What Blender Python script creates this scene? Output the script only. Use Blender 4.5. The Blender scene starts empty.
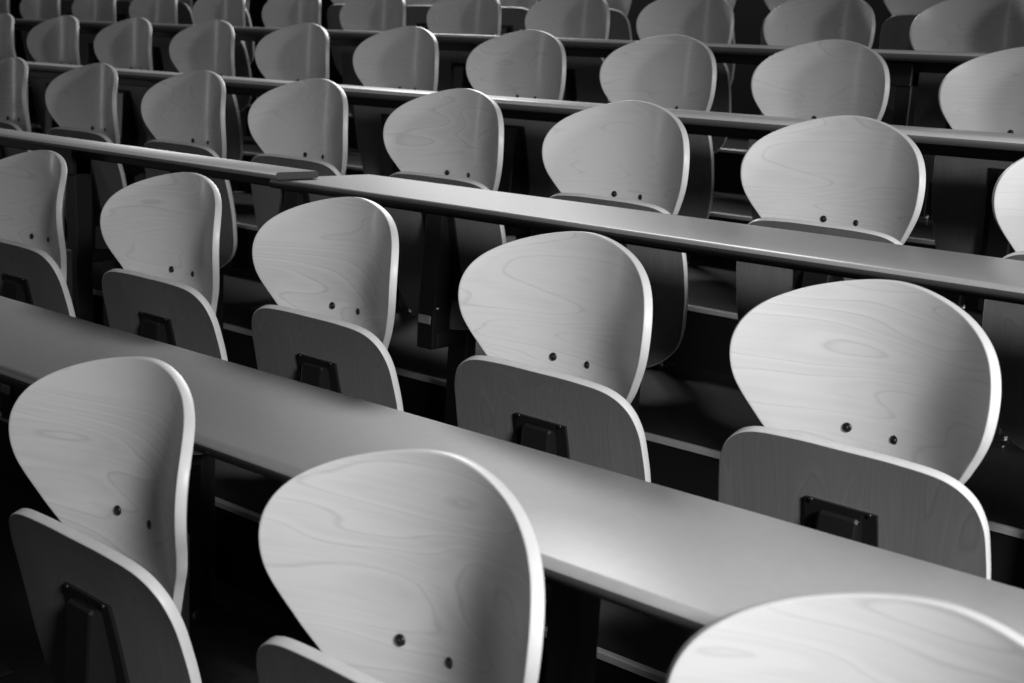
import bpy, math, random
from mathutils import Vector, Matrix
random.seed(4)
SC = bpy.context.scene; COL = SC.collection
SC.view_settings.view_transform = 'Standard'; SC.view_settings.look = 'None'
SC.view_settings.gamma = 1; SC.view_settings.exposure = 0; SC.view_settings.use_curve_mapping = False

# ------------------------------------------------------------------ camera
F, PITCH, ROLL, YAW = 1254.08, .2129, .0563, .6655
cp, sp, cy, sy = math.cos(PITCH), math.sin(PITCH), math.cos(YAW), math.sin(YAW)
fwd = Vector((-sy*cp, cy*cp, -sp)); right = Vector((cy, sy, 0)); up = right.cross(fwd)
c, s = math.cos(ROLL), math.sin(ROLL)
r2 = c*right + s*up; u2 = -s*right + c*up
CAM = Vector((0, -.9762, .6352))
cam = bpy.data.cameras.new('camera'); co = bpy.data.objects.new('camera', cam); COL.objects.link(co)
m = Matrix((r2, u2, -fwd)).transposed().to_4x4(); m.translation = CAM; co.matrix_world = m
cam.sensor_width = 36; cam.lens = F/1024*36; cam.clip_start = .02
cam.dof.use_dof = True; cam.dof.focus_distance = 2.35; cam.dof.aperture_fstop = 6.3
SC.camera = co

# ------------------------------------------------------------------ materials
def mat(name):
    m = bpy.data.materials.new(name); m.use_nodes = True
    return m, m.node_tree.nodes, m.node_tree.links, m.node_tree.nodes['Principled BSDF']
def grey(v): return (v, v, v, 1)
def plain(name, v, rough, metal=0, bump=0, spec=.5):
    m, n, l, b = mat(name)
    b.inputs['Base Color'].default_value = grey(v); b.inputs['Roughness'].default_value = rough
    b.inputs['Metallic'].default_value = metal; b.inputs['Specular IOR Level'].default_value = spec
    tc = n.new('ShaderNodeTexCoord'); no = n.new('ShaderNodeTexNoise'); no.inputs['Scale'].default_value = 60
    l.new(tc.outputs['Object'], no.inputs['Vector'])
    mr = n.new('ShaderNodeMapRange'); mr.inputs[3].default_value = v*.93; mr.inputs[4].default_value = v*1.07
    l.new(no.outputs['Fac'], mr.inputs[0]); l.new(mr.outputs[0], b.inputs['Base Color'])
    if bump:
        bp = n.new('ShaderNodeBump'); bp.inputs['Strength'].default_value = bump; bp.inputs['Distance'].default_value = .002
        l.new(no.outputs['Fac'], bp.inputs['Height']); l.new(bp.outputs['Normal'], b.inputs['Normal'])
    return m
def wood(name, lo, hi, rough, vertical=False, coat=0, contrast=1.):
    """varnished beech veneer: wandering growth contours plus fine pores"""
    m, n, l, b = mat(name)
    tc = n.new('ShaderNodeTexCoord'); oi = n.new('ShaderNodeObjectInfo')
    add = n.new('ShaderNodeVectorMath'); add.operation = 'MULTIPLY_ADD'
    cm = n.new('ShaderNodeCombineXYZ'); 
    for i, k in enumerate((17., 5., 31.)):
        mu = n.new('ShaderNodeMath'); mu.operation = 'MULTIPLY'; mu.inputs[1].default_value = k
        l.new(oi.outputs['Random'], mu.inputs[0]); l.new(mu.outputs[0], cm.inputs[i])
    l.new(tc.outputs['Object'], add.inputs[0])
    add.inputs[1].default_value = (9, 3, 1.9) if vertical else (1.4, 1.0, 6.5)
    l.new(cm.outputs[0], add.inputs[2])
    no = n.new('ShaderNodeTexNoise'); no.inputs['Scale'].default_value = 1.; no.inputs['Detail'].default_value = 2.2
    no.inputs['Roughness'].default_value = .45; no.inputs['Distortion'].default_value = .15
    l.new(add.outputs[0], no.inputs['Vector'])
    k = n.new('ShaderNodeMath'); k.operation = 'MULTIPLY'; k.inputs[1].default_value = 17; l.new(no.outputs['Fac'], k.inputs[0])
    fr = n.new('ShaderNodeMath'); fr.operation = 'FRACT'; l.new(k.outputs[0], fr.inputs[0])
    ramp = n.new('ShaderNodeValToRGB'); e = ramp.color_ramp.elements
    e[0].position = 0; e[0].color = grey(.25); e[1].position = 1; e[1].color = grey(.55)
    x = e.new(.10); x.color = grey(.75); x = e.new(.55); x.color = grey(.62); x = e.new(.93); x.color = grey(.95)
    l.new(fr.outputs[0], ramp.inputs[0])
    sc2 = n.new('ShaderNodeVectorMath'); sc2.operation = 'MULTIPLY'
    sc2.inputs[1].default_value = (40, 6, 2) if vertical else (2, 2, 40); l.new(add.outputs[0], sc2.inputs[0])
    n2 = n.new('ShaderNodeTexNoise'); n2.inputs['Scale'].default_value = 1.; n2.inputs['Detail'].default_value = 3; l.new(sc2.outputs[0], n2.inputs['Vector'])
    n3 = n.new('ShaderNodeTexNoise'); n3.inputs['Scale'].default_value = .8; l.new(add.outputs[0], n3.inputs['Vector'])
    def mix(a, wa, bb, wb):
        p = n.new('ShaderNodeMath'); p.operation = 'MULTIPLY'; p.inputs[1].default_value = wa; l.new(a, p.inputs[0])
        q = n.new('ShaderNodeMath'); q.operation = 'MULTIPLY_ADD'; q.inputs[1].default_value = wb; l.new(bb, q.inputs[0]); l.new(p.outputs[0], q.inputs[2]); return q.outputs[0]
    v = mix(ramp.outputs[0], .6*contrast, n2.outputs['Fac'], .32); v = mix(v, 1, n3.outputs['Fac'], .55)
    mr = n.new('ShaderNodeMapRange'); mr.inputs[1].default_value = .3; mr.inputs[2].default_value = .9
    mr.inputs[3].default_value = lo; mr.inputs[4].default_value = hi
    l.new(v, mr.inputs[0]); l.new(mr.outputs[0], b.inputs['Base Color'])
    b.inputs['Roughness'].default_value = rough; b.inputs['Coat Weight'].default_value = coat; b.inputs['Coat Roughness'].default_value = .2
    return m
M = {}
M['back'] = wood('beech_veneer', .50, .72, .42, coat=.5)
M['under'] = wood('shaded_beech_underside', .11, .20, .45, vertical=True, coat=.1, contrast=.6)  # beech darkened in colour for the shade on the tipped-up seats
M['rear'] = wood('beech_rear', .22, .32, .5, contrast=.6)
M['edge'] = plain('plywood_edge', .72, .42)
M['steel'] = plain('black_coated_steel', .012, .30, spec=.6)
M['steel_matt'] = plain('dark_painted_steel', .012, .5)
M['chrome'] = plain('bright_pin', .75, .22, 1)
M['bolt'] = plain('black_bolt', .010, .35)
M['desk'] = plain('grey_laminate', .46, .42)
M['desk_edge'] = plain('desk_edge_shaded', .07, .55)  # dark tone paints the shading under the rounded desk edge
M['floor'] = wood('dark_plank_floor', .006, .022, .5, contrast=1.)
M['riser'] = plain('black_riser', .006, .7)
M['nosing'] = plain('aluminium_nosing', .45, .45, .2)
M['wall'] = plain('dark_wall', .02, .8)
M['tag'] = plain('silver_tag', .45, .4, .3)

for q in ('floor', 'riser', 'wall'): M[q].node_tree.nodes['Principled BSDF'].inputs['Specular IOR Level'].default_value = .2

# ------------------------------------------------------------------ mesh helpers
def link(name, verts, faces, mats, parent=None, idx=None, smooth=True, loc=(0, 0, 0)):
    me = bpy.data.meshes.new(name); me.from_pydata([tuple(v) for v in verts], [], faces); me.update()
    for mm in mats: me.materials.append(mm)
    if idx:
        for p, i in zip(me.polygons, idx): p.material_index = i
    for p in me.polygons: p.use_smooth = smooth
    o = bpy.data.objects.new(name, me); COL.objects.link(o); o.location = loc
    if parent: o.parent = parent
    return o
class MB:
    def __init__(s): s.v = []; s.f = []; s.i = []
    def add(s, v, f, i=0):
        b = len(s.v); s.v += [tuple(q) for q in v]; s.f += [tuple(b+k for k in q) for q in f]; s.i += [i]*len(f)
    def prism(s, prof, x0, x1, i=0, axis='x', bev=0):
        """closed (y,z) profile swept along x"""
        n = len(prof); v = [(x0, a, b) for a, b in prof] + [(x1, a, b) for a, b in prof]
        f = [(k, (k+1) % n, n+(k+1) % n, n+k) for k in range(n)] + [tuple(range(n-1, -1, -1)), tuple(range(n, 2*n))]
        s.add(v, f, i)
    def box(s, x0, x1, y0, y1, z0, z1, b=.002, i=0):
        """box with chamfered edges"""
        b = min(b, (x1-x0)/3, (y1-y0)/3, (z1-z0)/3)
        P = []
        idx = {}
        X = ((x0, 1), (x1, -1)); Y = ((y0, 1), (y1, -1)); Z = ((z0, 1), (z1, -1))
        for a, (x, sx) in enumerate(X):
            for c_, (y, sy_) in enumerate(Y):
                for e, (z, sz) in enumerate(Z):
                    idx[a, c_, e, 0] = len(P); P.append((x, y+sy_*b, z+sz*b))
                    idx[a, c_, e, 1] = len(P); P.append((x+sx*b, y, z+sz*b))
                    idx[a, c_, e, 2] = len(P); P.append((x+sx*b, y+sy_*b, z))
        f = []
        for a in (0, 1):
            f.append([idx[a, 0, 0, 0], idx[a, 1, 0, 0], idx[a, 1, 1, 0], idx[a, 0, 1, 0]])
            f.append([idx[0, a, 0, 1], idx[1, a, 0, 1], idx[1, a, 1, 1], idx[0, a, 1, 1]])
            f.append([idx[0, 0, a, 2], idx[1, 0, a, 2], idx[1, 1, a, 2], idx[0, 1, a, 2]])
        for p in (0, 1):
            for q in (0, 1):
                f.append([idx[p, q, 0, 0], idx[p, q, 1, 0], idx[p, q, 1, 1], idx[p, q, 0, 1]])
                f.append([idx[p, 0, q, 0], idx[p, 1, q, 0], idx[p, 1, q, 2], idx[p, 0, q, 2]])
                f.append([idx[0, p, q, 1], idx[1, p, q, 1], idx[1, p, q, 2], idx[0, p, q, 2]])
                for e in (0, 1): f.append([idx[p, q, e, 0], idx[p, q, e, 1], idx[p, q, e, 2]])
        cen = Vector(((x0+x1)/2, (y0+y1)/2, (z0+z1)/2)); g = []
        for q in f:
            a, b_, c_ = (Vector(P[k]) for k in q[:3]); nrm = (b_-a).cross(c_-a)
            g.append(tuple(q) if nrm.dot(a-cen) > 0 else tuple(reversed(q)))
        s.add(P, g, i)
    def cyl(s, p, q, r0, r1=None, n=20, i=0, dome=0):
        p, q = Vector(p), Vector(q); r1 = r0 if r1 is None else r1; d = (q-p).normalized()
        a = d.orthogonal().normalized(); b = d.cross(a)
        rings = [(p, r0), (q, r1)]
        if dome: rings += [(q+d*dome*.6, r1*.8), (q+d*dome*.9, r1*.45)]
        v = []
        for cc, r in rings: v += [cc+(a*math.cos(t)+b*math.sin(t))*r for t in (2*math.pi*k/n for k in range(n))]
        f = []
        for j in range(len(rings)-1): f += [(j*n+k, j*n+(k+1) % n, (j+1)*n+(k+1) % n, (j+1)*n+k) for k in range(n)]
        f += [tuple(range(n-1, -1, -1)), tuple(range((len(rings)-1)*n, len(rings)*n))]
        s.add(v, f, i)
    def build(s, name, mats, parent=None, smooth=False, loc=(0, 0, 0)):
        return link(name, s.v, s.f, mats if isinstance(mats, list) else [mats], parent, s.i, smooth, loc)

def catmull(K, n=10):
    out = []
    for i in range(len(K)-1):
        a = K[i-1] if i else (-K[1][0], K[1][1]); b = K[i]; c_ = K[i+1]; e = K[min(i+2, len(K)-1)]
        for k in range(n):
            t = k/n
            out.append(tuple(.5*(2*b[j]+(-a[j]+c_[j])*t+(2*a[j]-5*b[j]+4*c_[j]-e[j])*t*t+(-a[j]+3*b[j]-3*c_[j]+e[j])*t**3) for j in (0, 1)))
    out.append(K[-1]); return out
def sheet(name, U, V, fy, thick, mats, parent, loc, rz=0, centre=(0, 0)):
    """bent plywood shell: traced half outline mirrored, surface y = fy(u, v), rounded rim"""
    half = catmull(list(zip(U, V)))
    full = half + [(-a, b) for a, b in half[-2:0:-1]]          # clockwise from the top
    if abs(half[-1][0]) > 1e-3: full = half + [(-a, b) for a, b in half[:0:-1]]
    n = len(full); cu, cv = centre
    def pt(u, v, d):
        h = 1e-4; fu = (fy(u+h, v)-fy(u-h, v))/(2*h); fv = (fy(u, v+h)-fy(u, v-h))/(2*h)
        N = Vector((-fu, 1, -fv)).normalized(); return Vector((u, fy(u, v), v)) + N*d
    def inset(k, w):
        u, v = full[k]; d = Vector((cu-u, cv-v)); L = d.length; return (u+d.x/L*w, v+d.y/L*w)
    verts = [pt(cu, cv, 0)]; R = []
    def ring(fn):
        R.append(len(verts)); verts.extend(fn(k) for k in range(n))
    ts = [.12, .25, .38, .5, .62, .73, .83, .91, .96]
    for t in ts: ring(lambda k: pt(cu+(full[k][0]-cu)*t, cv+(full[k][1]-cv)*t, 0))
    for w, d in ((.0035, 0), (.0016, 0), (.0004, .0005), (0, .0016), (0, thick/2), (0, thick-.0016), (.0004, thick-.0005), (.0016, thick), (.0035, thick)):
        ring(lambda k: pt(*inset(k, w), d))
    nf = len(ts)+1
    for t in reversed(ts): ring(lambda k: pt(cu+(full[k][0]-cu)*t, cv+(full[k][1]-cv)*t, thick))
    last = len(verts); verts.append(pt(cu, cv, thick))
    faces, idx = [], []
    for k in range(n): faces.append((0, R[0]+k, R[0]+(k+1) % n)); idx.append(0)
    for j in range(len(R)-1):
        i = 0 if j < nf else (1 if j < nf+6 else 2)
        for k in range(n): faces.append((R[j]+k, R[j+1]+k, R[j+1]+(k+1) % n, R[j]+(k+1) % n)); idx.append(i)
    for k in range(n): faces.append((last, R[-1]+(k+1) % n, R[-1]+k)); idx.append(2)
    if rz:
        q = Matrix.Rotation(rz, 3, 'Z'); verts = [q @ v for v in verts]
    return link(name, verts, faces, mats, parent, idx, True, loc)

# ------------------------------------------------------------------ layout (metres; x along the rows, y up the tiers)
ROWY = [0, .7511, 1.5714, 2.4173, 3.289, 4.17]
ROWZ = [0, .1504, .3586, .5476, .744, .945]
HB = .82                                                        # bolt height above its own floor
TILT = [1.8, 0, -3.2, -3.4, -3.4, -3.4]
POS = {0: [(-1.98, 0), (-1.416, .009), (-.855, -.004), (-.304, 0)],
 1: [(-3.49, .77), (-2.923, .773), (-2.32, .761), (-1.789, .762), (-1.223, .756), (-.667, .733), (-.11, .74)],
 2: [(-4.372, 1.543), (-3.867, 1.569), (-3.301, 1.564), (-2.771, 1.564), (-2.204, 1.559), (-1.652, 1.548), (-1.12, 1.571), (-.57, 1.571)],
 3: [(-5.414-.55+.55*i, 2.417) for i in range(0, 7)] + [(-2.116, 2.432), (-1.574, 2.43), (-1.023, 2.444), (-.47, 2.44)],
 4: [(-5.8595+.55*i, 3.289) for i in range(-3, 10)],
 5: [(-6.35+.55*i, 4.17) for i in range(-3, 11)]}
FLOORZ = [z-HB for z in ROWZ] + [ROWZ[5]+.2-HB]
RISER = [.16, .930, 1.723, 2.50, 3.42, 4.32]                    # riser between floor r and r+1
def project(x, y, z):
    v = Vector((x, y, z))-CAM; d = v.dot(fwd)
    return 512+F*v.dot(r2)/d, 341.5-F*v.dot(u2)/d, d

# ------------------------------------------------------------------ stepped floor, risers, nosings, rear wall
XL, XR = -12.5, 2.6
edges = [-2.6] + RISER + [5.3]
mb = MB()
prof = []
for r in range(7):
    z = FLOORZ[r]; prof += [(edges[r], z), (edges[r+1], z)]
n = len(prof); v = [(XL, a, b) for a, b in prof]+[(XR, a, b) for a, b in prof]
f = []; ii = []
for k in range(n-1):
    f.append((k, n+k, n+k+1, k+1)); ii.append(0 if k % 2 == 0 else 1)
bz = -1.3; v += [(XL, edges[-1], bz), (XL, edges[0], bz), (XR, edges[-1], bz), (XR, edges[0], bz)]
f += [tuple([2*n+1]+list(range(n))+[2*n]), tuple([2*n+2]+list(range(2*n-1, n-1, -1))+[2*n+3]), (2*n, 2*n+2, 2*n+3, 2*n+1), (0, 2*n+1, 2*n+3, n), (n-1, 2*n-1, 2*n+2, 2*n)]
ii += [1]*5
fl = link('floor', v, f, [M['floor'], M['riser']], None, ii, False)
fl['kind'] = 'structure'
for r in range(6):
    y, z = RISER[r], FLOORZ[r+1]
    mb = MB(); mb.prism([(y-.006, z-.012), (y-.001, z-.012), (y-.001, z+.0005), (y+.009, z+.0005), (y+.009, z+.0035), (y-.003, z+.0035), (y-.006, z+.001)], XL, XR)
    o = mb.build('trim_%d' % (r+1), M['nosing']); o['kind'] = 'structure'
mb = MB(); mb.box(XL, XR, 5.3, 5.45, -1.3, 3.6); o = mb.build('wall_back', M['wall']); o['kind'] = 'structure'

# ------------------------------------------------------------------ desks
def desk(name, x0, x1, yn, yf, z, label, group, legs=(), zfloor=0, t=.028, xr=.03):
    e = bpy.data.objects.new(name, None); COL.objects.link(e); e.location = ((x0+x1)/2, (yn+yf)/2, zfloor)
    e['label'] = label; e['category'] = 'desk'
    if group: e['group'] = group
    ox, oy, oz = e.location
    prof = []; r = t/2
    for k in range(13):                                          # bull-nosed front edge
        a = math.pi/2+math.pi*k/12; prof.append((yn+r+math.cos(a)*r*1.0, z-r+math.sin(a)*r))
    for k in range(7):
        a = -math.pi/2+math.pi*k/6; prof.append((yf-.006+math.cos(a)*.006, z-r+math.sin(a)*r))
    prof = [(a-oy, b-oz) for a, b in prof]
    m_ = MB(); m_.prism(prof, x0-ox, x1-ox)
    m_.i = [1 if 5 <= k < 12 else 0 for k in range(len(prof))]+[1, 1]
    top = m_.build('desktop', [M['desk'], M['desk_edge']], e, True)
    me = top.data
    me.polygons[len(prof)].use_smooth = False; me.polygons[len(prof)+1].use_smooth = False
    rl = MB(); yr = min(yn+.17, (yn+yf)/2+.02)
    rl.box(x0+.03-ox, x1-xr-ox, yr-oy, yr+.03-oy, z-t-.03-oz, z-t-oz, .003); rl.build('support_rail', M['steel_matt'], e)
    for x in legs:
        lg = MB(); lg.box(x-.024-ox, x+.024-ox, yr-.02-oy, yr+.03-oy, 0, z-t-.03-oz, .003)
        lg.box(x-.06-ox, x+.024-ox, yr-.03-oy, yr+.032-oy, z-t-.075-oz, z-t-.004-oz, .003)
        lg.box(x-.05-ox, x+.05-ox, yr-.03-oy, yr+.05-oy, 0, .006, .002)
        lg.build('leg', M['steel_matt'], e)
    return e
desk('lecture_desk', -2.497, 1.6, .094, .421, .103, 'long grey laminate desk running between the front row and second row of chairs', 'bench desks', (-2.35, -.85, .8), FLOORZ[1])
desk('lecture_desk', -4.6, -2.499, .094, .421, .103, 'desk section beyond the seam at the left edge, behind the front row', 'bench desks', (-3.6,), FLOORZ[1])
desk('lecture_desk', -2.21, 1.9, .915, 1.24, .365, 'grey desk section with exposed left end, between second and third chair rows', 'bench desks', (-1.5, .9), FLOORZ[2], t=.022)
desk('lecture_desk', -5.6, -2.165, .895, 1.024, .383, 'narrow desk section overlapping the end of the wider one, behind second row', 'bench desks', (-3.08, -4.5), FLOORZ[2], xr=.09, t=.0165)
desk('lecture_desk', -9.0, 2.1, 1.76, 2.09, .554, 'long narrow-looking grey desk between the third and fourth rows of chairs', 'bench desks', (-8, -6, -4, -2, 0, 1.5), FLOORZ[3])
desk('lecture_desk', -11.0, 2.3, 2.63, 2.96, .754, 'farthest dark desk seen edge on, between fourth and fifth rows of chairs', 'bench desks', (-9.5, -7.5, -5.5, -3.5, -1.5, .5), FLOORZ[4])

# ------------------------------------------------------------------ folding chair prototype (origin at floor under the bolts)
BU = [0, .1021, .1743, .2052, .2024, .1689, .1336, .0999, .082, .045, 0]
BV = [.2222, .2041, .1684, .1196, .0555, -.0095, -.0584, -.12, -.158, -.178, -.182]
def fb(u, v): return -.0051+.0386*v+.3852*v*v-.9349*v**3-(1.6749+4.5955*v-18.251*v*v)*u*u
SU = [0, .08, .145, .182, .2005, .2065, .209, .2056, .1838, .1248, .06, 0]
SV = [-.0046, -.0052, -.0115, -.032, -.066, -.11, -.165, -.2463, -.339, -.3915, -.408, -.4112]
def fs(u, v):
    w = .9*max(0, min(1, (v+.41)/.12)); return -.1054-.005*v-.2042*v*v-1.2608*v**3-(.0125+9.6342*v+16.3391*v*v)*(u*u*(1-w)+.0415*w)

def make_chair():
    e = bpy.data.objects.new('folding_chair', None); COL.objects.link(e)
    back = sheet('backrest', BU, BV, fb, .0145, [M['back'], M['edge'], M['rear']], e, (0, 0, HB), math.radians(-2.3), (0, .06))
    for sx in (-1, 1):
        b = MB(); x = sx*.0386; y = fb(x, 0); b.cyl((x, y+.001, 0), (x, y-.0012, 0), .0072, n=20, dome=.002)
        b.cyl((x, y-.001, 0), (x, y-.0035, 0), .0035, n=6)
        b.build('bolt', M['bolt'], back, True)
    seat = sheet('seat', SU, SV, fs, .015, [M['under'], M['edge'], M['back']], e, (0, 0, HB), 0, (0, -.2))
    # hinge plate on the seat's underside, following its dish
    X0, X1, Z0, Z1 = -.055, .055, -.33, -.092
    v, f = [], []; nx, nz = 6, 10
    for lay in (-.0005, -.006):
        for j in range(nz+1):
            for i in range(nx+1):
                zz = Z0+(Z1-Z0)*j/nz; t = j/nz; w = 1.12-.12*t
                xx = (X0+(X1-X0)*i/nx)*w; v.append((xx, fs(xx, zz)+lay, zz))
    W = nx+1; H = W*(nz+1)
    for j in range(nz):
        for i in range(nx):
            a = j*W+i; f.append((a+H, a+H+1, a+H+W+1, a+H+W)); f.append((a, a+W, a+W+1, a+1))
    for i in range(nx): f.append((i, i+1, i+1+H, i+H)); a = nz*W+i; f.append((a+1, a, a+H, a+1+H))
    for j in range(nz): a = j*W; f.append((a+W, a, a+H, a+W+H)); a += nx; f.append((a, a+W, a+W+H, a+H))
    pl = link('hinge_plate', v, f, [M['steel']], seat, None, False)
    # wedge shaped hinge housing
    b = MB(); x0, x1 = -.027, .033
    yt, yb = fs(0, -.105)-.005, fs(0, -.44)-.0
    prof = [(yt, -.106), (yt-.012, -.102), (yt-.017, -.106), (yt-.035, -.395), (yt-.035, -.46), (yb+.03, -.46), (yb+.02, -.42), (fs(0, -.33)-.004, -.33), (fs(0, -.2)-.004, -.2)]
    prof = prof[::-1]
    n = len(prof); bv = .004
    cyy = sum(p[0] for p in prof)/n; czz = sum(p[1] for p in prof)/n
    ins = [(cyy+(p[0]-cyy)*.93, czz+(p[1]-czz)*.985) for p in prof]
    v = [(x0, *p) for p in ins]+[(x0+bv, *p) for p in prof]+[(x1-bv, *p) for p in prof]+[(x1, *p) for p in ins]
    f = [tuple(range(n-1, -1, -1)), tuple(range(3*n, 4*n))]
    for j in range(3): f += [(j*n+k, j*n+(k+1) % n, (j+1)*n+(k+1) % n, (j+1)*n+k) for k in range(n)]
    hs = link('hinge_housing', v, f, [M['steel']], e, None, False, (0, 0, HB))
    b = MB(); zt = -.43
    b.box(-.021, .021, yt-.0365, yt-.0335, -.392, -.37, .0005); tg = b.build('tag', M['tag'], hs); tg['label'] = 'small silver label'
    for sx in (-1, 1):
        for zz in (-.094, -.318):
            b = MB(); x = sx*.045; y = fs(x, zz)-.006; b.cyl((x, y+.001, zz), (x, y-.002, zz), .0035, n=12, dome=.0015); b.build('screw', M['steel'], pl, True)
    b = MB(); b.cyl((.032, yt-.022, -.35), (.036, yt-.022, -.35), .006, n=16); b.build('pin', M['chrome'], hs, True)
    # post behind, carrying hinge and backrest
    b = MB()
    b.box(-.036, .036, .020, .062, .004, HB-.03, .004)
    b.box(-.034, .034, -.10, .024, HB-.455, HB-.415, .003)
    b.build('post', M['steel_matt'], e)
    b = MB(); b.box(-.050, .050, .0115, .020, HB-.165, HB+.022, .003); b.build('back_bracket', M['steel'], e)
    b = MB(); b.box(-.075, .075, -.03, .075, 0, .007, .002); bp = b.build('base_plate', M['steel_matt'], e)
    for sx in (-1, 1):
        b = MB(); b.cyl((sx*.058, -.01, .006), (sx*.058, -.01, .016), .009, n=6); b.build('floor_bolt', M['chrome'], bp)
    return e
def copy_tree(o, parent=None):
    c_ = o.copy(); COL.objects.link(c_)
    if parent: c_.parent = parent
    for ch in list(o.children): copy_tree(ch, c_)
    return c_
proto = make_chair()
ORD = ['first', 'second', 'third', 'fourth', 'fifth', 'sixth', 'seventh', 'eighth', 'ninth', 'tenth', 'eleventh', 'twelfth', 'thirteenth']
used = False
TWIST = {(1, -.67): -5.2, (1, -1.22): -1, (0, -.85): .8, (0, -.86): .8, (0, -1.42): 1.3, (1, -2.32): 1, (2, -1.12): -1}
for r in range(6):
    vis = []
    for x, y in POS[r]:
        ok = False
        for du, dv in ((-.2, .1), (.2, .1), (0, .22), (0, 0), (-.2, -.05), (.2, -.05), (-.2, -.3), (.2, -.3), (0, -.4)):
            px, py, dd = project(x+du, y-.08, ROWZ[r]+dv)
            if dd > .2 and -2 < px < 1026 and -2 < py < 685: ok = True
        if ok: vis.append((x, y))
    for k, (x, y) in enumerate(vis):
        o = copy_tree(proto) if used else proto; used = True
        g = max(0, min(1, (-1.5-x)/1.0)) if r else 0
        o.location = (x+.009*g, y, FLOORZ[r]); o.rotation_euler = (0, 0, math.radians(-1.8+1.8*g))
        for ch in o.children:
            if ch.name.startswith('backrest'): ch.rotation_euler = (math.radians(-TILT[r]), 0, math.radians(TWIST.get((r, round(x, 2)), 0)+.8*g))
        o['category'] = 'chair'; o['group'] = 'tip-up chairs in rows'
        row = ('front row' if r == 0 else ORD[r]+' row from the front')
        o['label'] = 'pale plywood tip-up chair, %s from the left in the %s' % (ORD[k], row)

# ------------------------------------------------------------------ light
w = bpy.data.worlds.new('world'); SC.world = w; w.use_nodes = True
w.node_tree.nodes['Background'].inputs[0].default_value = grey(1); w.node_tree.nodes['Background'].inputs[1].default_value = .01
def area(name, loc, target, sx, sy_, power):
    L = bpy.data.lights.new(name, 'AREA'); L.shape = 'RECTANGLE'; L.size = sx; L.size_y = sy_; L.energy = power
    o = bpy.data.objects.new(name, L); COL.objects.link(o); o.location = loc
    o.rotation_euler = (Vector(target)-Vector(loc)).to_track_quat('-Z', 'Y').to_euler(); return o
area('side_window_light', (4.2, 1.0, 1.2), (-1.6, 2.2, .7), .5, .7, 66)
area('rear_ceiling_lamp', (-4.9, 5.0, 3.0), (-1.0, .8, .2), 1.6, .4, 150)
area('added_strip_light', (-8.2, -.4, .9), (-2.5, 2.8, .7), .38, 2.2, 8.5)  # unseen tall strip light, added to draw vertical streaks on the backrests
L = bpy.data.lights.new('front_spot', 'SPOT'); L.energy = 740; L.spot_size = math.radians(55); L.spot_blend = 1; L.shadow_soft_size = .34
o = bpy.data.objects.new('front_spot', L); COL.objects.link(o); o.location = (2.0, -1.3, 1.95)
o.rotation_euler = (Vector((-.35, .5, .1))-o.location).to_track_quat('-Z', 'Y').to_euler()
